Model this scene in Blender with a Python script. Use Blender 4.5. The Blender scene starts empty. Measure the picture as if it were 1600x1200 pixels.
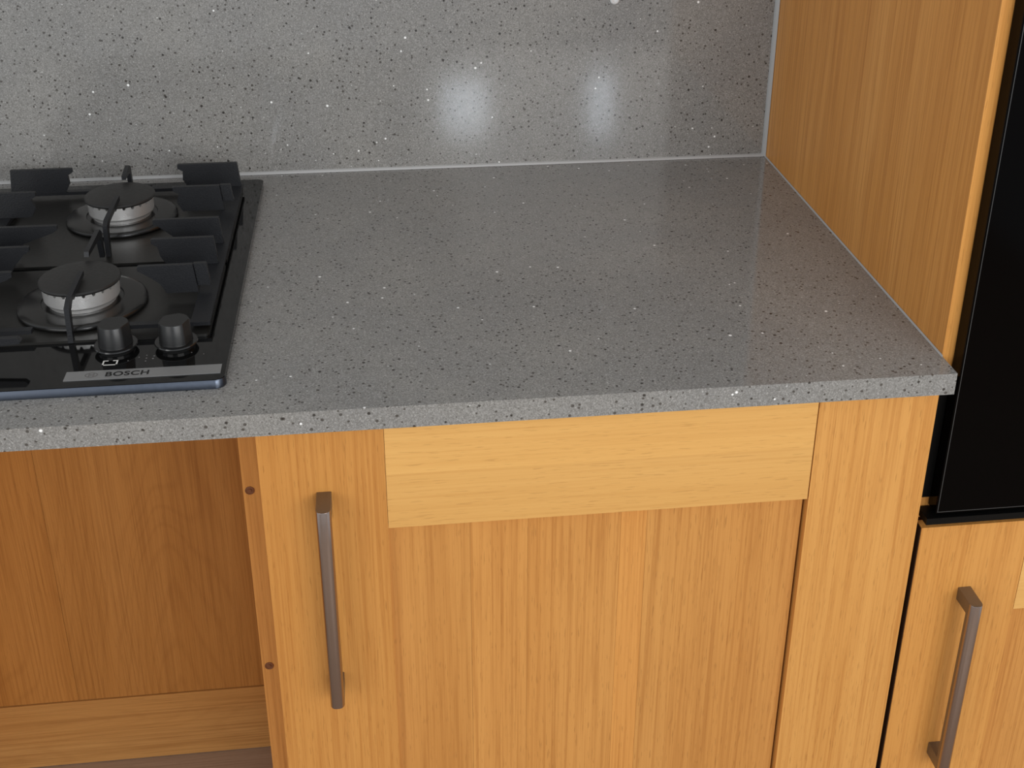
import bpy, bmesh, math, random
from mathutils import Vector, Matrix
random.seed(7)
sc = bpy.context.scene
COL = sc.collection
H = 0.955                       # height of the worktop surface above the floor

# ------------------------------------------------------------------ camera
cd = bpy.data.cameras.new('camera')
cam = bpy.data.objects.new('camera', cd); COL.objects.link(cam)
cam.location = (-0.5205, -1.5270, 0.5637 + H)
cam.rotation_euler = (1.1408, -0.0063, -0.1227)
cd.sensor_width = 36.0
cd.lens = 1911.16 / 1600 * 36
cd.shift_x = -21.86 / 1600
cd.shift_y = -191.91 / 1600
cd.clip_start = 0.02
sc.camera = cam

# ------------------------------------------------------------------ world, lights, exposure
w = bpy.data.worlds.new('room_light'); sc.world = w; w.use_nodes = True
bg = w.node_tree.nodes['Background']
bg.inputs[0].default_value = (0.92, 0.96, 1.0, 1); bg.inputs[1].default_value = 0.64

def area(name, loc, size, power, color, rot):
    l = bpy.data.lights.new(name, 'AREA'); l.shape = 'RECTANGLE'
    l.size, l.size_y = size; l.energy = power; l.color = color
    o = bpy.data.objects.new(name, l); COL.objects.link(o)
    o.location = loc; o.rotation_euler = rot
    return o
R90 = math.radians(90)
# the large window of the room behind and to the right of the photographer
area('window_and_fill_light', (1.0, -3.5, 1.95), (2.4, 1.7), 50, (1.0, 0.985, 0.96), (math.radians(82), 0, math.radians(15)))
area('window_and_fill_light', (-2.5, -3.0, 1.90), (1.8, 1.6), 22, (1.0, 0.99, 0.97), (math.radians(82), 0, math.radians(-38)))  # added fill from the left for the tall side panel and right backsplash, no window
# two bright bare panes of a small window behind the photographer, and the pale blind around them
area('window_pane_light', (-0.155, -3.50, H + 1.025), (0.195, 0.23), 5.0, (0.78, 0.88, 1.0), (R90, 0, 0))
area('window_pane_light', (0.435, -3.50, H + 1.035), (0.105, 0.27), 3.1, (0.78, 0.88, 1.0), (R90, 0, 0))
area('window_blind_light', (0.18, -3.52, H + 1.07), (1.10, 0.46), 4.0, (0.95, 0.97, 1.0), (R90, 0, 0))

vs = sc.view_settings
vs.view_transform = 'Standard'; vs.look = 'None'; vs.gamma = 1.0; vs.exposure = 0.0
vs.use_curve_mapping = False

# ------------------------------------------------------------------ helpers
def lin(r, g, b):
    f = lambda c: ((c/255+0.055)/1.055)**2.4 if c > 10 else c/255/12.92
    return (f(r), f(g), f(b), 1)

def tag(o, label=None, cat=None, group=None, kind=None):
    if label: o['label'] = label
    if cat: o['category'] = cat
    if group: o['group'] = group
    if kind: o['kind'] = kind
    return o

def thing(name, loc, label, cat):
    o = bpy.data.objects.new(name, None); COL.objects.link(o)
    o.location = (loc[0], loc[1], loc[2] + H); o.empty_display_size = 0.05
    return tag(o, label, cat)

def wpos(o):
    v = Vector((0, 0, 0))
    while o is not None:
        v = v + o.location; o = o.parent
    return v

def link(name, bm, mat, parent=None, origin=None, smooth=False, bevel=0, seg=2, tone=None):
    """vertices come in worktop coordinates (z = 0 on the worktop); each object gets its own origin"""
    for v in bm.verts: v.co.z += H
    if origin is None:
        n = max(1, len(bm.verts))
        lo = Vector([min(v.co[i] for v in bm.verts) for i in range(3)])
        hi = Vector([max(v.co[i] for v in bm.verts) for i in range(3)])
        origin = Vector(((lo.x+hi.x)/2, (lo.y+hi.y)/2, lo.z))
    else:
        origin = Vector((origin[0], origin[1], origin[2] + H))
    if bevel:
        es = [e for e in bm.edges if len(e.link_faces) == 2 and e.calc_face_angle(0) > 0.6]
        bmesh.ops.bevel(bm, geom=es, offset=bevel, segments=seg, profile=0.5, affect='EDGES', clamp_overlap=True)
    bmesh.ops.recalc_face_normals(bm, faces=bm.faces)
    for v in bm.verts: v.co -= origin
    me = bpy.data.meshes.new(name); bm.to_mesh(me); bm.free()
    me.materials.append(mat)
    if smooth:
        for p in me.polygons: p.use_smooth = True
        try: me.set_sharp_from_angle(angle=math.radians(38))
        except Exception: pass
    o = bpy.data.objects.new(name, me); COL.objects.link(o)
    if parent is not None:
        o.parent = parent; o.location = origin - wpos(parent)
    else:
        o.location = origin
    if tone is not None: o.color = (tone[0], tone[1], tone[2], 1)
    return o

def box(bm, x0, x1, y0, y1, z0, z1):
    vs_ = [bm.verts.new((x, y, z)) for x in (x0, x1) for y in (y0, y1) for z in (z0, z1)]
    for f in ((0,1,3,2),(4,6,7,5),(0,4,5,1),(2,3,7,6),(0,2,6,4),(1,5,7,3)):
        bm.faces.new([vs_[i] for i in f])

def block(name, x0, x1, y0, y1, z0, z1, mat, parent=None, bevel=0.0008, tone=None, seg=2):
    bm = bmesh.new(); box(bm, x0, x1, y0, y1, z0, z1)
    return link(name, bm, mat, parent, bevel=bevel, tone=tone, seg=seg)

def prism(bm, pts, axis, a, b):
    """pts: outline in the two other axes, pulled from a to b along axis"""
    def mk(p, t):
        return {'x': (t, p[0], p[1]), 'y': (p[0], t, p[1]), 'z': (p[0], p[1], t)}[axis]
    A = [bm.verts.new(mk(p, a)) for p in pts]; B = [bm.verts.new(mk(p, b)) for p in pts]
    bm.faces.new(A); bm.faces.new(B[::-1]); n = len(pts)
    for i in range(n): bm.faces.new((A[i], B[i], B[(i+1) % n], A[(i+1) % n]))

def lathe(bm, prof, cx, cy, n=64, close=True):
    rings = []
    for r, z in prof:
        rings.append([bm.verts.new((cx + r*math.cos(2*math.pi*i/n), cy + r*math.sin(2*math.pi*i/n), z)) for i in range(n)])
    for a, b in zip(rings, rings[1:]):
        for i in range(n): bm.faces.new((a[i], a[(i+1) % n], b[(i+1) % n], b[i]))
    if close:
        bm.faces.new(rings[0][::-1]); bm.faces.new(rings[-1])

def rrect(x0, x1, y0, y1, r, n=6):
    pts = []
    for cx, cy, a0 in ((x1-r, y1-r, 0), (x0+r, y1-r, 90), (x0+r, y0+r, 180), (x1-r, y0+r, 270)):
        for i in range(n+1):
            a = math.radians(a0 + 90*i/n); pts.append((cx + r*math.cos(a), cy + r*math.sin(a)))
    return pts

# ------------------------------------------------------------------ materials
class NT:
    def __init__(s, name):
        m = bpy.data.materials.new(name); m.use_nodes = True; s.m = m; s.t = m.node_tree
        s.b = s.t.nodes['Principled BSDF']
    def n(s, typ, **kw):
        o = s.t.nodes.new(typ)
        for k, v in kw.items(): setattr(o, k, v)
        return o
    def l(s, a, b): s.t.links.new(a, b)
    def math(s, op, a, b=None, clamp=False):
        o = s.n('ShaderNodeMath', operation=op, use_clamp=clamp)
        for i, v in enumerate((a, b)):
            if v is None: continue
            if hasattr(v, 'is_linked'): s.l(v, o.inputs[i])
            else: o.inputs[i].default_value = v
        return o.outputs[0]
    def ramp(s, x, a, b, ca=0.0, cb=1.0):
        o = s.n('ShaderNodeMapRange'); o.interpolation_type = 'SMOOTHSTEP'
        s.l(x, o.inputs[0])
        for i, v in zip((1, 2, 3, 4), (a, b, ca, cb)): o.inputs[i].default_value = v
        return o.outputs[0]
    def mix(s, f, a, b, mode='MIX'):
        o = s.n('ShaderNodeMix', data_type='RGBA', blend_type=mode)
        for i, v in ((0, f), (6, a), (7, b)):
            if hasattr(v, 'is_linked'): s.l(v, o.inputs[i])
            else: o.inputs[i].default_value = v
        return o.outputs[2]
    def noise(s, vec, scale, detail=3, rough=0.55, dist=0.0):
        o = s.n('ShaderNodeTexNoise'); s.l(vec, o.inputs['Vector'])
        o.inputs['Scale'].default_value = scale; o.inputs['Detail'].default_value = detail
        o.inputs['Roughness'].default_value = rough; o.inputs['Distortion'].default_value = dist
        return o.outputs['Fac']
    def bump(s, h, strength, dist):
        o = s.n('ShaderNodeBump'); o.inputs['Strength'].default_value = strength
        o.inputs['Distance'].default_value = dist; s.l(h, o.inputs['Height'])
        s.l(o.outputs[0], s.b.inputs['Normal'])

def plain(name, col, rough=0.5, metal=0.0, spec=0.5, coat=0.0, bump=None):
    t = NT(name); b = t.b
    b.inputs['Base Color'].default_value = col; b.inputs['Roughness'].default_value = rough
    b.inputs['Metallic'].default_value = metal; b.inputs['Specular IOR Level'].default_value = spec
    b.inputs['Coat Weight'].default_value = coat; b.inputs['Coat Roughness'].default_value = 0.05
    g = t.n('ShaderNodeTexCoord')
    nz = t.noise(g.outputs['Object'], 260 if bump is None else bump[0], 3)
    # faint wear in the finish
    r = t.ramp(nz, 0.2, 0.8, rough*0.9, min(1, rough*1.12)); t.l(r, b.inputs['Roughness'])
    if bump: t.bump(nz, bump[1], 0.001)
    return t.m

def wood(name, c_dark, c_mid, c_light, horizontal=False, streak=1.0, figure=1.0, pores=1.0, rough=0.42):
    t = NT(name)
    g = t.n('ShaderNodeTexCoord'); oi = t.n('ShaderNodeObjectInfo')
    off = t.n('ShaderNodeVectorMath', operation='SCALE'); cmb = t.n('ShaderNodeCombineXYZ')
    for i in range(3): t.l(oi.outputs['Random'], cmb.inputs[i])
    t.l(cmb.outputs[0], off.inputs[0]); off.inputs['Scale'].default_value = 23.7
    add = t.n('ShaderNodeVectorMath', operation='ADD')
    t.l(g.outputs['Object'], add.inputs[0]); t.l(off.outputs[0], add.inputs[1])
    def stretch(across, along):
        mp = t.n('ShaderNodeMapping'); t.l(add.outputs[0], mp.inputs['Vector'])
        mp.inputs['Scale'].default_value = (along, across, across) if horizontal else (across, across, along)
        return mp.outputs[0]
    big = t.noise(stretch(11, 0.8), 1.0, 3, 0.5, 0.3)
    med = t.noise(stretch(60, 1.6), 1.0, 4, 0.6, 0.5)
    fine = t.noise(stretch(560, 9), 1.0, 2, 0.5)
    pore = t.noise(stretch(900, 55), 1.0, 1, 0.4); strand = t.noise(stretch(300, 3.5), 1.0, 2, 0.5)
    fleck = t.noise(stretch(330, 42), 1.0, 2, 0.5, 0.8)
    # cathedral figure: contour lines of a stretched noise field
    fld = t.noise(stretch(7, 0.9), 1.0, 2, 0.45, 0.4)
    con = t.math('MULTIPLY', fld, 26.0); con = t.math('FRACT', con)
    con = t.math('SUBTRACT', con, 0.5); con = t.math('ABSOLUTE', con)
    conm = t.ramp(con, 0.0, 0.22, 1.0, 0.0)
    c = t.mix(t.ramp(big, 0.30, 0.70), c_mid, c_light)
    c = t.mix(t.math('MULTIPLY', t.ramp(med, 0.42, 0.75), 0.38*streak), c, c_dark)
    c = t.mix(t.math('MULTIPLY', conm, 0.26*figure), c, c_dark)
    c = t.mix(t.math('MULTIPLY', t.ramp(fine, 0.45, 0.75), 0.40*streak), c, c_dark)
    c = t.mix(t.math('MULTIPLY', t.ramp(fine, 0.55, 0.25), 0.18*streak), c, c_light)
    deep = tuple(v*0.45 for v in c_dark[:3]) + (1,)
    c = t.mix(t.math('MULTIPLY', t.ramp(pore, 0.62, 0.74), 0.28*pores), c, deep)
    c = t.mix(t.math('MULTIPLY', t.ramp(strand, 0.48, 0.70), 0.45*streak), c, c_dark)
    c = t.mix(t.math('MULTIPLY', t.ramp(fleck, 0.70, 0.79), 0.22*pores), c, deep)
    c = t.mix(1.0, c, oi.outputs['Color'], 'MULTIPLY')
    t.l(c, t.b.inputs['Base Color'])
    t.b.inputs['Roughness'].default_value = rough; t.b.inputs['Specular IOR Level'].default_value = 0.35
    t.bump(fine, 0.12, 0.0006)
    return t.m

def quartz():
    t = NT('speckled_quartz')
    g = t.n('ShaderNodeNewGeometry'); rot = t.n('ShaderNodeMapping'); t.l(g.outputs['Position'], rot.inputs['Vector']); rot.inputs['Rotation'].default_value = (0.53, 0.37, 0.81); P = rot.outputs[0]
    cloud = t.noise(P, 9, 4, 0.6); squig = t.noise(P, 210, 3, 0.6, 1.6); grit = t.noise(P, 620, 2, 0.6)
    c = t.mix(t.ramp(cloud, 0.3, 0.7), lin(136, 135, 133), lin(145, 143, 139))
    sq = t.math('ABSOLUTE', t.math('SUBTRACT', squig, 0.5))
    c = t.mix(t.ramp(sq, 0.0, 0.06, 0.95, 0.0), c, lin(112, 110, 106))
    c = t.mix(t.ramp(grit, 0.5, 0.75, 0, 0.8), c, lin(172, 170, 166))
    c = t.mix(t.ramp(grit, 0.5, 0.2, 0, 0.6), c, lin(105, 103, 100))
    def dots(scale, r, keep, chan):
        v = t.n('ShaderNodeTexVoronoi'); v.inputs['Scale'].default_value = scale; t.l(P, v.inputs['Vector'])
        sp = t.n('ShaderNodeSeparateColor'); t.l(v.outputs['Color'], sp.inputs[0])
        rr = t.math('MULTIPLY', sp.outputs[(chan+1) % 3], r); rr = t.math('ADD', rr, r*0.35)
        d = t.math('SUBTRACT', rr, v.outputs['Distance'])
        on = t.math('GREATER_THAN', sp.outputs[chan], keep)
        return t.math('MULTIPLY', t.ramp(d, 0.0, 0.10), on)
    dk = dots(180, 0.25, 0.25, 0); dk2 = dots(115, 0.18, 0.45, 1); wh = dots(95, 0.15, 0.82, 2); wh2 = dots(210, 0.18, 0.90, 1)
    c = t.mix(t.math('MULTIPLY', dk, 0.80), c, lin(62, 57, 52))
    c = t.mix(t.math('MULTIPLY', dk2, 0.9), c, lin(45, 41, 38))
    c = t.mix(t.math('MULTIPLY', wh2, 0.55), c, lin(205, 205, 202))
    c = t.mix(wh, c, lin(250, 250, 248))
    t.l(c, t.b.inputs['Base Color'])
    t.b.inputs['Roughness'].default_value = 0.082; t.b.inputs['Specular IOR Level'].default_value = 0.45
    return t.m

QUARTZ = quartz()
OAK_V = wood('oak_upright_grain', lin(174, 108, 44), lin(208, 146, 74), lin(216, 156, 84), streak=0.75, figure=0.15)
OAK_H = wood('oak_level_grain', lin(192, 134, 66), lin(220, 168, 96), lin(226, 176, 104), horizontal=True, streak=0.35, figure=0.10, pores=0.8)
OAK_PANEL = wood('oak_straight_grain', lin(166, 104, 44), lin(204, 142, 73), lin(212, 152, 82), streak=0.85, figure=0.05, pores=1.0)
OAK_SIDE = wood('oak_veneer_upright', lin(178, 112, 48), lin(220, 152, 76), lin(232, 166, 90), streak=0.9, figure=0.35, pores=0.5)
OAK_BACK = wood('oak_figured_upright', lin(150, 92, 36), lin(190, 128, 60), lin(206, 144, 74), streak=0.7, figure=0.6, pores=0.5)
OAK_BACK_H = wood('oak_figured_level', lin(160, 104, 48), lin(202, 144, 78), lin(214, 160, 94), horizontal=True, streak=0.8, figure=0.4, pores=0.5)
GREY_WOOD = wood('grey_brown_wood', lin(96, 74, 56), lin(136, 110, 88), lin(150, 124, 100), horizontal=True, streak=0.8, figure=0.4, pores=0.5)
GLASS_BLACK = plain('black_glass', lin(14, 14, 14), 0.06, spec=0.5)
OVEN_BLACK = plain('oven_black_glass', lin(4, 3, 3), 0.10, spec=0.05)
OVEN_SIDE = plain('oven_black_frame', lin(8, 8, 8), 0.40, spec=0.15)
ENAMEL = plain('black_enamel', lin(34, 33, 31), 0.33, spec=0.4)
CAST = plain('cast_iron', lin(26, 27, 30), 0.42, spec=0.45, bump=(700, 0.25))
CAP = plain('burner_cap_enamel', lin(40, 39, 38), 0.40, spec=0.35)
KNOB = plain('black_plastic', lin(30, 30, 30), 0.30, spec=0.45)
ALU = plain('cast_aluminium', lin(238, 236, 233), 0.34, metal=0.75, bump=(900, 0.3))
STEEL = plain('hob_edge_steel', lin(84, 90, 101), 0.32, metal=1.0)
PLATE = plain('brushed_nameplate', lin(150, 150, 150), 0.45, metal=0.6)
NICKEL = plain('brushed_nickel', lin(172, 158, 152), 0.20, metal=1.0)
BRONZE = plain('nickel_post', lin(122, 110, 94), 0.36, metal=0.65)
INK = plain('black_ink', lin(16, 16, 16), 0.5)
INK_GREY = plain('grey_ink', lin(105, 103, 102), 0.5)
WHITE_INK = plain('white_print', lin(215, 213, 208), 0.5)
SEAL = plain('grey_sealant', lin(172, 172, 171), 0.35)
WALL = plain('painted_plaster', lin(200, 196, 188), 0.8, bump=(60, 0.15))
FLOOR = wood('laminate_floor', lin(128, 108, 90), lin(168, 148, 128), lin(180, 160, 140), horizontal=True, streak=0.8, figure=0.4)
SCREWCAP = plain('brown_screw_cap', lin(120, 72, 42), 0.5)
GAP_SHADE = plain('painted_gap_shade', lin(38, 20, 12), 0.6)  # near-black colour for the painted shade between the doors
HIGHLIGHT_GREY = plain('painted_edge_highlight', lin(58, 58, 58), 0.3)  # grey for the painted highlight on the oven glass
DARKHOLE = plain('screw_recess', lin(70, 36, 20), 0.6)
CLEAR = plain('clear_plastic', lin(215, 215, 215), 0.15, spec=0.7)

# ------------------------------------------------------------------ setting
def structure(o): o['kind'] = 'structure'; return o
structure(block('floor', -2.6, 1.4, -3.9, 0.10, -H-0.02, -H, FLOOR, bevel=0))
structure(block('wall_back', -2.6, 1.4, 0.0125, 0.10, -H, 1.60, WALL, bevel=0))

# ------------------------------------------------------------------ backsplash and worktop
XL = -2.05
bs = tag(block('backsplash', XL, -0.0022, 0.0, 0.012, 0.0003, 0.80, QUARTZ, bevel=0.0006),
         'speckled grey quartz backsplash slab standing behind the worktop', 'backsplash')
bm = bmesh.new(); prism(bm, [(0.0, 0.0), (-0.0034, 0.0003), (-0.0022, 0.0026), (0.0, 0.0036)], 'x', XL, -0.003)
link('sealant_bead', bm, SEAL, bs, smooth=True)
bm = bmesh.new(); prism(bm, [(-0.0001, -0.0), (-0.0001, -0.0046), (-0.0030, -0.0034), (-0.0052, -0.0005), (-0.0052, 0.0)], 'z', 0.0005, 0.80)
link('sealant_bead', bm, SEAL, bs, smooth=True)

bm = bmesh.new(); box(bm, XL, 0.0, -0.5985, -0.0006, -0.0222, 0.0)
worktop = tag(link('worktop', bm, QUARTZ, bevel=0.0016, seg=3),
              'speckled grey quartz worktop running under the hob to the tall oak unit', 'worktop')
bm = bmesh.new(); prism(bm, [(-0.0015, 0.0001), (0.0, 0.0014), (0.0, 0.0001)], 'y', -0.5660, -0.004)
link('sealant_bead', bm, SEAL, worktop, smooth=True)

# small clear round hook pad near the top of the photograph
bm = bmesh.new()
prof = [(0.0060, 0), (0.0060, -0.0018), (0.0045, -0.003), (0.0032, -0.003), (0.0026, -0.0016)]
n = 28; rings = []
for r, y in prof: rings.append([bm.verts.new((-0.2165 + r*math.cos(2*math.pi*i/n), y - 0.0001, 0.2185 + r*math.sin(2*math.pi*i/n))) for i in range(n)])
for a, b in zip(rings, rings[1:]):
    for i in range(n): bm.faces.new((a[i], a[(i+1) % n], b[(i+1) % n], b[i]))
bm.faces.new(rings[0][::-1]); bm.faces.new(rings[-1])
tag(link('hook_pad', bm, CLEAR, smooth=True), 'tiny pale round pad stuck on the backsplash at the top edge of the photo', 'pad')

# ------------------------------------------------------------------ shaker doors
def bar_handle(name, x, ydoor, ztop, zbot, standoff, parent, half=0.0068):
    """flat posts out of the door and a rounded bar between them, one connected mesh"""
    yb = ydoor - standoff; yi = yb + 0.0105; p = 0.0155; yd = ydoor + 0.0003
    out = [(yd, ztop), (yb, ztop), (yb, zbot), (yd, zbot), (yd, zbot+p), (yi, zbot+p), (yi, ztop-p), (yd, ztop-p)]
    bm = bmesh.new(); A = [bm.verts.new((x-half, y, z)) for y, z in out]; B = [bm.verts.new((x+half, y, z)) for y, z in out]
    bm.faces.new(A); bm.faces.new(B[::-1]); n = len(out)
    for i in range(n): bm.faces.new((A[i], B[i], B[(i+1) % n], A[(i+1) % n]))
    bm.normal_update()
    es = [e for e in bm.edges if all(abs(v.co.y - yb) < 1e-6 for v in e.verts) and abs(e.verts[0].co.z - e.verts[1].co.z) > 0.05]
    bmesh.ops.bevel(bm, geom=es, offset=0.0056, segments=7, profile=0.5, affect='EDGES')
    es = [e for e in bm.edges if len(e.link_faces) == 2 and e.calc_face_angle(0) > 0.9]
    bmesh.ops.bevel(bm, geom=es, offset=0.0006, segments=2, profile=0.5, affect='EDGES')
    bm.faces.ensure_lookup_table()
    post = []
    for f in bm.faces:
        c = f.calc_center_median()
        post.append(1 if (c.y > yi - 0.0052 or (abs(f.normal.z) > 0.8 and c.y > yb + 0.0015)) else 0)
    o = link(name, bm, NICKEL, parent, origin=(x, ydoor, zbot), smooth=True)
    o.data.materials.append(BRONZE)
    for pl, k in zip(o.data.polygons, post): pl.material_index = k
    return o

def board(name, x0, x1, y0, y1, z0, z1, mat, parent, tone, bevel=0.0004):
    return block(name, x0, x1, y0, y1, z0, z1, mat, parent, bevel=bevel, tone=tone)

def T(v, warm=0.0): return (v*(1+warm), v, v*(1-warm))

# ------------------------------------------------------------------ base cabinet
X0, X1 = -0.6432, -0.0038
YD, YB = -0.5785, -0.5590
ZT, ZB = -0.0262, -0.795
cab = thing('base_cabinet', (-0.32, -0.30, -H), 'oak base cabinet with a framed door under the quartz worktop right of the hob', 'cabinet')
for nm, a in (('side_panel', (X0+0.001, X0+0.019, YB+0.003, -0.002, ZB, -0.0232)),
              ('side_panel', (X1-0.019, X1-0.001, YB+0.003, -0.002, ZB, -0.0232)),
              ('floor_panel', (X0+0.019, X1-0.019, YB+0.003, -0.002, ZB, ZB+0.018)),
              ('back_panel', (X0+0.019, X1-0.019, -0.012, -0.002, ZB+0.018, -0.0232)),
              ('plinth', (X0, X1, -0.510, -0.492, -H+0.0002, ZB-0.001))):
    block(nm, *a, OAK_SIDE, cab, tone=T(1.0))
SL, SR, RZ = -0.5295, -0.1208, -0.1448
door = bpy.data.objects.new('door', None); COL.objects.link(door); door.parent = cab
door.location = Vector((X0, YB, ZB + H)) - wpos(cab)
board('stile', X0, SL, YD, YB, ZB, ZT, OAK_V, door, T(0.90, 0.03), 0.0009)
board('stile', SR, X1, YD, YB, ZB, ZT, OAK_V, door, T(1.02, -0.01), 0.0009)
board('rail', SL+0.0003, SR-0.0010, YD+0.0006, YB, -0.0850, ZT, OAK_H, door, T(1.04), 0.0003)
board('rail', SL+0.0003, SR-0.0010, YD+0.0006, YB, RZ, -0.0850, OAK_H, door, (0.955, 0.925, 0.89), 0.0003)
board('rail', SL+0.0003, SR-0.0010, YD+0.0006, YB, ZB, ZB+0.115, OAK_H, door, T(0.98), 0.0003)
PY = YD + 0.0085
planks = [(SL-0.004, -0.4520, 0.94), (-0.4520, -0.3960, 0.99), (-0.3960, -0.3050, 0.97), (-0.3050, -0.2790, 1.08), (-0.2790, SR-0.0022, 0.94)]
for a, b, tn in planks:
    board('plank', a+0.00008, b-0.00008, PY, YB+0.001, ZB+0.05, RZ+0.008, OAK_PANEL, door, T(tn, 0.015), 0.0002)
bar_handle('handle', -0.5865, YD, -0.0985, -0.3300, 0.0335, door)

# ------------------------------------------------------------------ end panel left of the cabinet
ep = thing('end_or_added_panel', (-0.6533, -0.3, -H), 'narrow oak end panel with two screw caps on its front edge beside the base cabinet', 'panel')
bm = bmesh.new(); box(bm, -0.6695, -0.6520, -0.5050, -0.002, -H+0.0002, -0.0232)
link('board', bm, OAK_SIDE, ep, bevel=0.0016, seg=3, tone=T(0.80, 0.04))
for x, z in ((-0.6630, -0.1425), (-0.6620, -0.3655)):
    bm = bmesh.new(); n = 28
    prof = [(0.0046, -0.5050), (0.0046, -0.5057), (0.0038, -0.5059), (0.0034, -0.5054), (0.0022, -0.5054), (0.0018, -0.5062), (0.0008, -0.5062)]
    rings = [[bm.verts.new((x + r*math.cos(2*math.pi*i/n), y, z + r*math.sin(2*math.pi*i/n))) for i in range(n)] for r, y in prof]
    for a, b in zip(rings, rings[1:]):
        for i in range(n): bm.faces.new((a[i], a[(i+1) % n], b[(i+1) % n], b[i]))
    bm.faces.new(rings[0][::-1]); bm.faces.new(rings[-1])
    link('screw_cap', bm, SCREWCAP, ep, smooth=True)

# ------------------------------------------------------------------ panel set back under the hob
YR = -0.0400
rp = thing('recessed_oak_panel', (-1.0, -0.03, -H), 'large shaded oak panel at the back of the open space under the hob', 'panel')
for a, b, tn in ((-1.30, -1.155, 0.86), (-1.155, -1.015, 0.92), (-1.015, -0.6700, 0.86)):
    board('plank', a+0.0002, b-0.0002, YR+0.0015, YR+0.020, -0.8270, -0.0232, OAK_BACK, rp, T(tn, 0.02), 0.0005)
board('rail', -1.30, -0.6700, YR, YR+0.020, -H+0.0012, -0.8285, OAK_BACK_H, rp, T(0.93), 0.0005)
tag(block('end_or_added_panel', -1.3210, -1.3020, -0.5590, -0.002, -H+0.0002, -0.0232, OAK_SIDE, bevel=0.0012),
    'unseen oak end panel added on the far left to shade the open space under the hob', 'panel')  # out of view, added to block light from the space under the hob

# ------------------------------------------------------------------ tall oak unit
tall = thing('tall_cabinet', (0.3, -0.3, -H), 'tall oak unit beside the worktop housing the black oven above a framed door', 'cabinet')
YP = -0.5645
tag(block('edge_strip', 0.0003, 0.0181, YP, YP+0.0011, -0.0235, 1.20, OAK_V, tall, bevel=0.0005, tone=T(1.22)), 'pale oak edge strip on the front of the panel')
block('lower_side_panel', 0.0004, 0.0180, -0.4900, 0.010, -H+0.0002, -0.0240, OAK_SIDE, tall, tone=T(1.0))
bm = bmesh.new(); box(bm, 0.0004, 0.0180, YP+0.0012, 0.010, -0.0235, 1.20)
link('side_panel', bm, OAK_SIDE, tall, bevel=0.0010, seg=3, tone=T(0.98, 0.01))
block('side_panel', 0.622, 0.640, YP, 0.010, -H+0.0002, 1.20, OAK_SIDE, tall, tone=T(1.0))
block('shelf', 0.0182, 0.6218, YP+0.012, 0.0, -0.190, -0.172, OAK_SIDE, tall, tone=T(1.0))
block('support_block', 0.0010, 0.0175, YP+0.0005, -0.4905, -0.1870, -0.1610, OAK_SIDE, tall, tone=T(1.0))
block('back_panel', 0.0182, 0.6218, 0.0005, 0.0100, -0.80, 1.20, OAK_SIDE, tall, tone=T(1.0))
block('plinth', 0.0182, 0.6218, -0.510, -0.492, -H+0.0002, -0.800, OAK_SIDE, tall, tone=T(1.0))
LX0, LX1, LZT, LRZ, LSL = 0.0022, 0.6380, -0.1900, -0.3047, 0.1190
d2 = bpy.data.objects.new('door', None); COL.objects.link(d2); d2.parent = tall
d2.location = Vector((LX0, YB, ZB + H)) - wpos(tall)
Y2 = YP - 0.0010
tag(block('gap_shade_strip', LX0-0.0006, LX0-0.0001, YD+0.0014, Y2, ZB, LZT-0.001, GAP_SHADE, d2, bevel=0), 'dark strip painted as gap shade on the left edge of the door')  # thin strip painting the deep shade in the gap between the doors
board('stile', LX0, LSL, YD, Y2, ZB, LZT, OAK_V, d2, T(1.02, 0.0), 0.0012)
board('stile', LX1-0.117, LX1, YD, Y2, ZB, LZT, OAK_V, d2, T(1.0), 0.0012)
board('rail', LSL+0.0010, LX1-0.1180, YD+0.0006, Y2, LRZ, LZT, OAK_H, d2, T(1.03), 0.0003)
board('rail', LSL+0.0010, LX1-0.1180, YD+0.0006, Y2, ZB, ZB+0.115, OAK_H, d2, T(1.0), 0.0003)
for a, b, tn in ((LSL-0.004, 0.235, 0.98), (0.235, 0.37, 1.02), (0.37, LX1-0.113, 0.97)):
    board('plank', a+0.0001, b-0.0001, YD+0.0040, Y2, ZB+0.05, LRZ+0.008, OAK_PANEL, d2, T(tn, 0.01), 0.0002)
bar_handle('handle', 0.0600, YD, -0.2690, -0.5000, 0.0320, d2)

# ------------------------------------------------------------------ black oven
ov = thing('built_in_oven', (0.3, -0.3, -0.1715), 'black glass built-in oven in the tall oak unit at the right edge', 'oven')
bm = bmesh.new(); box(bm, 0.0108, 0.6300, -0.5840, -0.5665, -0.1690, 0.62)
link('door', bm, OVEN_BLACK, ov, bevel=0.0018, seg=3)
block('side_trim', 0.0012, 0.0104, -0.5680, -0.5650, -0.1600, -0.0235, OVEN_SIDE, ov, bevel=0.0004)
bm = bmesh.new(); prism(bm, [(0.0122, -0.1676), (0.6280, -0.1676), (0.6280, -0.1669), (0.0129, -0.1669), (0.0129, 0.6), (0.0122, 0.6)], 'y', -0.58425, -0.58395)
tag(link('edge_highlight', bm, HIGHLIGHT_GREY, ov), 'thin grey line painted as a highlight along the oven glass edge')  # highlight along the left and bottom glass edges, painted as a grey strip
bm = bmesh.new(); box(bm, 0.0012, 0.6300, -0.5870, -0.5655, -0.1800, -0.1725)
tag(link('lower_trim', bm, OVEN_SIDE, ov, bevel=0.0009), 'projecting black strip under the oven door')
block('body', 0.0200, 0.6200, -0.5640, -0.020, -0.1705, 0.62, OVEN_SIDE, ov, bevel=0.001)

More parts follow.
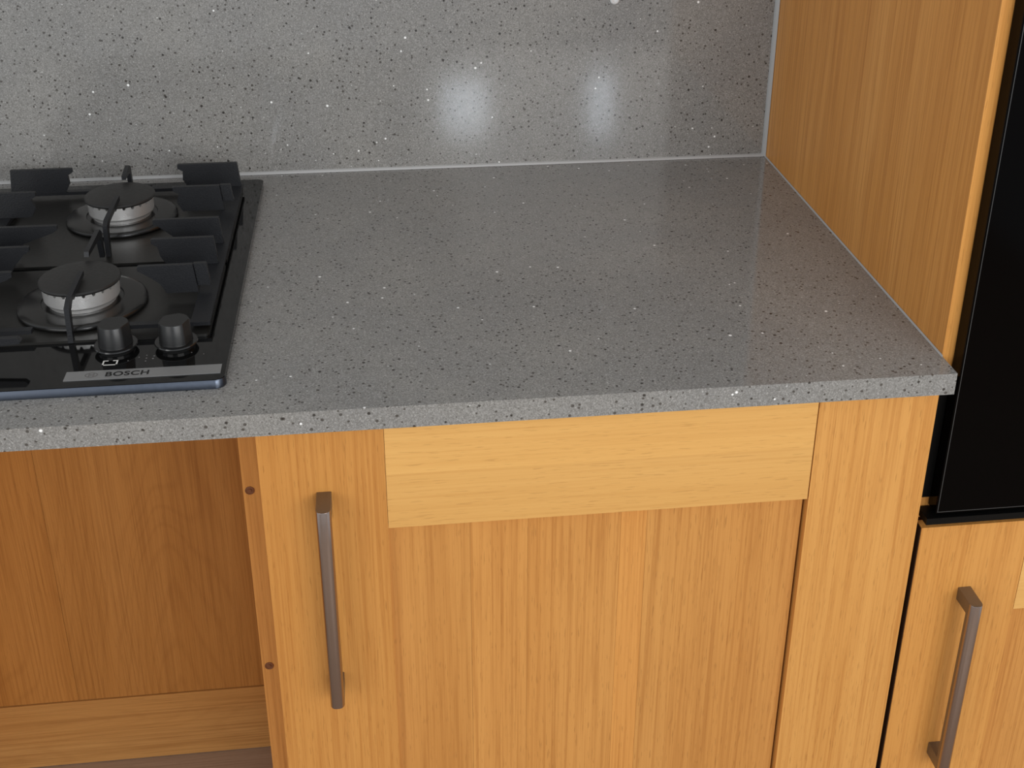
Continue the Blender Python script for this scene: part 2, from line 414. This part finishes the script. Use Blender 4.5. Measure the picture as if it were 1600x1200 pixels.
# ------------------------------------------------------------------ hob
HX, HY0, HY1, GZ = -0.6695, -0.5480, -0.0415, 0.0085
HL = -1.285
hob = thing('gas_hob', ((HX+HL)/2, (HY0+HY1)/2, 0), 'black glass gas hob with two lit-silver burner rings visible, set in the worktop', 'hob')
hob['label'] = 'black glass gas hob with round burners and black knobs set on the worktop'
bm = bmesh.new(); prism(bm, rrect(HL, HX, HY0, HY1, 0.008), 'z', 0.0004, GZ)
link('glass_plate', bm, GLASS_BLACK, hob, bevel=0.0008, smooth=True)
# metal edge along the front, wrapping the corners
bm = bmesh.new()
outer = []; inner = []
for pts, off in ((outer, 0.0026), (inner, 0.0003)):
    r = 0.008 + off
    cx1, cy = HX - 0.008, HY0 + 0.008
    cx0 = HL + 0.008
    for i in range(9):
        a = math.radians(180 + 90*i/8); rx = 0.008 + (off if off < 0.001 else 0.0012)
        pts.append((cx0 + rx*math.cos(a), cy + r*math.sin(a)))
    for i in range(9):
        a = math.radians(270 + 90*i/8); rx = 0.008 + (off if off < 0.001 else 0.0012)
        pts.append((cx1 + rx*math.cos(a), cy + r*math.sin(a)))
ob = [bm.verts.new((p[0], p[1], 0.0003)) for p in outer]; ot = [bm.verts.new((p[0], p[1], 0.0040)) for p in outer]
it = [bm.verts.new((p[0], p[1], GZ - 0.0006)) for p in inner]; ib = [bm.verts.new((p[0], p[1], 0.0003)) for p in inner]
for i in range(len(outer)-1):
    for a, b in ((ob, ot), (ot, it), (it, ib), (ib, ob)): bm.faces.new((a[i], a[i+1], b[i+1], b[i]))
bm.faces.new((ob[0], ot[0], it[0], ib[0])); bm.faces.new((ob[-1], ib[-1], it[-1], ot[-1]))
tag(link('edge_trim', bm, STEEL, hob, smooth=True), 'silvery metal edge trim')

BX = -0.8225
for y0, y1 in ((-0.2900, -0.0800), (-0.4640, -0.3000)):
    bm = bmesh.new(); prism(bm, rrect(BX-0.133, BX+0.131, y0, y1, 0.004, 3), 'z', GZ + 0.0001, 0.0112)
    link('burner_tray', bm, ENAMEL, hob, bevel=0.0012, seg=3, smooth=True)
TZ = 0.0114
def burner(cy):
    bm = bmesh.new()
    lathe(bm, [(0.0600, TZ), (0.0625, TZ+0.0015), (0.0626, TZ+0.0030), (0.0618, TZ+0.0044), (0.0600, TZ+0.0052), (0.0560, TZ+0.0057),
               (0.0400, TZ+0.0064), (0.0392, TZ+0.0052), (0.0345, TZ+0.0050)], BX, cy, 72)
    base = link('burner_base', bm, ENAMEL_GLOSS, hob, smooth=True)
    # toothed aluminium flame ring
    bm = bmesh.new(); n = 144; z0 = TZ + 0.0095; z1 = TZ + 0.0265
    lathe(bm, [(0.0325, TZ+0.0051), (0.0325, z0-0.0002)], BX, cy, 48)
    ro = []; 
    for k, (r, z) in enumerate(((0.0325, z0), (0.0355, z0), (0.0365, z0+0.002), (0.0368, z1), (0.0325, z1))):
        ring = []
        for i in range(n):
            a = 2*math.pi*i/n; zz = z
            if k >= 3 and (i % 6) in (0, 1): zz = z - 0.0034
            ring.append(bm.verts.new((BX + r*math.cos(a), cy + r*math.sin(a), zz)))
        ro.append(ring)
    for a, b in zip(ro, ro[1:] + ro[:1]):
        for i in range(n): bm.faces.new((a[i], a[(i+1) % n], b[(i+1) % n], b[i]))
    tag(link('flame_ring', bm, ALU, base), 'bright toothed aluminium ring')
    bm = bmesh.new(); c0 = z1 - 0.0010
    lathe(bm, [(0.0310, c0-0.003), (0.0350, c0), (0.0390, c0+0.0012), (0.0396, c0+0.0030), (0.0385, c0+0.0044), (0.0300, c0+0.0052), (0.0150, c0+0.0055), (0.003, c0+0.0056)], BX, cy, 72)
    link('burner_cap', bm, CAP, base, smooth=True)
ENAMEL_GLOSS = plain('gloss_enamel', lin(29, 28, 27), 0.21, spec=0.5)
for cy in (-0.1610, -0.3860): burner(cy)

# knobs
def knob(cx, cy, rot):
    bm = bmesh.new(); n = 48
    def dshape(r, z):
        out = []
        for i in range(n):
            a = 2*math.pi*i/n + rot; x, y = r*math.cos(a), r*math.sin(a)
            # flat facets either side of the pointer
            for fa in (rot + 0.95, rot + 0.95 + 2.2, rot - 2.0):
                d = x*math.cos(fa) + y*math.sin(fa); lim = r*0.90
                if d > lim: x -= (d-lim)*math.cos(fa); y -= (d-lim)*math.sin(fa)
            out.append(bm.verts.new((cx + x, cy + y, z)))
        return out
    prof = [(0.0158, GZ+0.0065), (0.0155, GZ+0.0080), (0.0143, GZ+0.0265), (0.0136, GZ+0.0275)]
    rg = [dshape(r, z) for r, z in prof]
    for a, b in zip(rg, rg[1:]):
        for i in range(n): bm.faces.new((a[i], a[(i+1) % n], b[(i+1) % n], b[i]))
    bm.faces.new(rg[0][::-1]); bm.faces.new(rg[-1])
    k = link('knob', bm, KNOB, hob, smooth=True)
    bm = bmesh.new()
    lathe(bm, [(0.0165, GZ+0.0002), (0.0170, GZ+0.0030), (0.0195, GZ+0.0042), (0.0200, GZ+0.0052), (0.0194, GZ+0.0062), (0.0150, GZ+0.0064)], cx, cy, 64)
    tag(link('knob_skirt', bm, KNOB_GLOSS, k, smooth=True), 'glossy black collar of the knob')
KNOB_GLOSS = plain('black_gloss_plastic', lin(26, 26, 26), 0.12, spec=0.7)
knob(-0.7745, -0.4800, math.radians(-80)); knob(-0.7195, -0.4800, math.radians(-75))

# nameplate with lettering
z = GZ
npl = block('nameplate', -0.8110, -0.6735, -0.5372, -0.5212, z+0.0001, z+0.0008, PLATE, hob, bevel=0.0002)
tag(npl, 'brushed silver nameplate strip with black lettering')
def text_mesh(s, x0, x1, y0, y1, z, mat, parent, name='lettering', shear=0.0, bold=0.0):
    cu = bpy.data.curves.new('txt', 'FONT'); cu.body = s; cu.size = 1; cu.extrude = 0.0; cu.offset = bold
    cu.fill_mode = 'FRONT'; cu.space_character = 1.08; cu.shear = shear
    ob = bpy.data.objects.new('txt', cu); COL.objects.link(ob)
    dg = bpy.context.evaluated_depsgraph_get(); me = bpy.data.meshes.new_from_object(ob.evaluated_get(dg))
    bpy.data.objects.remove(ob)
    bm = bmesh.new(); bm.from_mesh(me)
    xs = [v.co.x for v in bm.verts]; ys = [v.co.y for v in bm.verts]
    for v in bm.verts:
        v.co = Vector((x0 + (v.co.x-min(xs))/(max(xs)-min(xs))*(x1-x0), y0 + (v.co.y-min(ys))/(max(ys)-min(ys))*(y1-y0), z))
    return link(name, bm, mat, parent)
text_mesh('BOSCH', -0.7755, -0.7375, -0.5332, -0.5252, z+0.00095, INK, npl, bold=0.022)
# round emblem: ring with an H-shaped armature
bm = bmesh.new(); n = 32; ex, ey = -0.7880, -0.5292
def ringflat(r0, r1, zz, sx=1.35):
    A = [bm.verts.new((ex + sx*r0*math.cos(2*math.pi*i/n), ey + r0*math.sin(2*math.pi*i/n), zz)) for i in range(n)]
    B = [bm.verts.new((ex + sx*r1*math.cos(2*math.pi*i/n), ey + r1*math.sin(2*math.pi*i/n), zz)) for i in range(n)]
    for i in range(n): bm.faces.new((A[i], A[(i+1) % n], B[(i+1) % n], B[i]))
ringflat(0.0034, 0.0043, z+0.00095)
for a in ((-0.0026, -0.0014, -0.0030, 0.0030), (0.0014, 0.0026, -0.0030, 0.0030), (-0.0014, 0.0014, -0.0006, 0.0006)):
    vs4 = [bm.verts.new((ex+x, ey+y, z+0.00095)) for x, y in ((a[0], a[2]), (a[1], a[2]), (a[1], a[3]), (a[0], a[3]))]
    bm.faces.new(vs4)
link('emblem', bm, INK_GREY, npl)

# printed marks on the glass
def flat(bm, x0, x1, y0, y1, zz): box(bm, x0, x1, y0, y1, zz, zz+0.0002)
bm = bmesh.new(); mx, my = -0.7757, -0.5060
for a in ((-0.0068, -0.0054, -0.0052, 0.0036), (0.0054, 0.0068, -0.0052, 0.0036), (-0.0068, 0.0068, -0.0052, -0.0042), (-0.0054, -0.0020, 0.0026, 0.0036), (0.0020, 0.0054, 0.0026, 0.0036)):
    flat(bm, mx+a[0], mx+a[1], my+a[2], my+a[3], z+0.0001)
link('burner_symbol', bm, WHITE_INK, hob)
bm = bmesh.new()
for dx, dy, r in ((0.030, -0.016, 0.0007), (0.0305, -0.0215, 0.0008), (0.0305, -0.0270, 0.0008), (0.0370, -0.0180, 0.0009), (0.0365, -0.0230, 0.0010), (0.0235, -0.0190, 0.0007), (0.0145, -0.0245, 0.0006), (0.0705, -0.0150, 0.0006), (0.082, -0.0190, 0.0006)):
    px, py = -0.7745+dx, -0.4800+dy
    prism(bm, [(px + r*math.cos(k*math.pi/4), py + r*math.sin(k*math.pi/4)) for k in range(8)], 'z', z+0.0001, z+0.0003)
tag(link('flame_marks', bm, INK_GREY, hob), kind='stuff')

# ------------------------------------------------------------------ cast iron pan support
ps = thing('pan_support', (BX, -0.27, TZ), 'black cast iron pan support with upright fingers standing over the right-hand burners', 'pan support')
FT = 0.0500
def finger(pts, y, t=0.0050, axis='y', nm='finger'):
    bm = bmesh.new(); prism(bm, pts, axis, y - t/2, y + t/2)
    return link(nm, bm, CAST, ps, bevel=0.0007, seg=2, smooth=True)
def side_finger(y, tip, end, foot=0.0195, side=1, under=0.026, legw=0.030):
    """tip nearest the burner, end at the frame; tapered arm on a wide foot"""
    s = side
    xs = lambda d: tip + s*d
    L = abs(end - tip)
    pts = [(tip, FT-0.0005), (xs(0.002), FT), (end, FT), (end + s*0.003, foot+0.0002), (xs(L - legw), foot+0.0002), (xs(L - legw - 0.006), FT-under*0.75), (xs(0.006), FT-0.0085), (tip, FT-0.005)]
    finger(pts, y)
for y, tip, end, lw in ((-0.0900, -0.7660, -0.6950, 0.060), (-0.1660, -0.7610, -0.7080, 0.044), (-0.2640, -0.7690, -0.6990, 0.045), (-0.3175, -0.7630, -0.6990, 0.050), (-0.3850, -0.7660, -0.7120, 0.028)):
    side_finger(y, tip, end, legw=lw)
for y, tip, end, lw in ((-0.0905, -0.8890, -0.9600, 0.060), (-0.1660, -0.9140, -0.9580, 0.036), (-0.2690, -0.8680, -0.9560, 0.045), (-0.3235, -0.8840, -0.9560, 0.050), (-0.3850, -0.8860, -0.9560, 0.028)):
    side_finger(y, tip, end, side=-1, legw=lw)
# short upright webs that stand beside two of the fingers
finger([(-0.7075, FT), (-0.6960, FT), (-0.6935, 0.0300), (-0.7050, 0.0300)], -0.1640, nm='web')
finger([(-0.7115, FT), (-0.6990, FT), (-0.6965, 0.0260), (-0.7090, 0.0260)], -0.3830, nm='web')
# long centre fingers (outline in y, z)
finger([(-0.3900, FT), (-0.4500, FT-0.001), (-0.4620, FT-0.006), (-0.4650, 0.0090), (-0.4590, 0.0090), (-0.4540, 0.0390), (-0.4450, 0.0440), (-0.3900, FT-0.0050)], -0.8190, 0.0048, 'x')
finger([(-0.1900, FT+0.001), (-0.2600, FT), (-0.2690, FT-0.004), (-0.2720, TZ+0.0002), (-0.2650, TZ+0.0002), (-0.2600, 0.0400), (-0.2500, 0.0440), (-0.1900, FT-0.0050)], -0.8190, 0.0048, 'x')
finger([(-0.2840, FT-0.001), (-0.3420, FT-0.001), (-0.3440, FT-0.006), (-0.3000, 0.0420), (-0.2860, 0.0380), (-0.2810, 0.0150), (-0.2750, 0.0150), (-0.2770, 0.0440)], -0.8235, 0.0048, 'x')
finger([(-0.1240, FT-0.0005), (-0.0960, FT+0.003), (-0.0880, FT-0.001), (-0.0850, TZ+0.0002), (-0.0910, TZ+0.0002), (-0.0950, 0.0420), (-0.1040, 0.0450), (-0.1240, FT-0.0050)], -0.8235, 0.0048, 'x')
# low frame bars that join the feet
bm = bmesh.new()
prism(bm, [(-0.6905, -0.0830), (-0.6905, -0.4545), (-0.7900, -0.4545), (-0.7900, -0.4470), (-0.7090, -0.4470), (-0.7090, -0.0905),
           (-0.9450, -0.0905), (-0.9450, -0.4470), (-0.8560, -0.4470), (-0.8560, -0.4545), (-0.9600, -0.4545), (-0.9600, -0.0830)], 'z', 0.0155, 0.0195)
link('frame', bm, CAST, ps, bevel=0.0006)
# front arm of the support just at the left edge of the photograph
finger([(-0.9550, 0.0330), (-0.8560, 0.0340), (-0.8530, 0.0310), (-0.8560, 0.0280), (-0.9300, 0.0230), (-0.9340, GZ+0.0005), (-0.9550, GZ+0.0005)], -0.4950, 0.006, nm='front_arm')
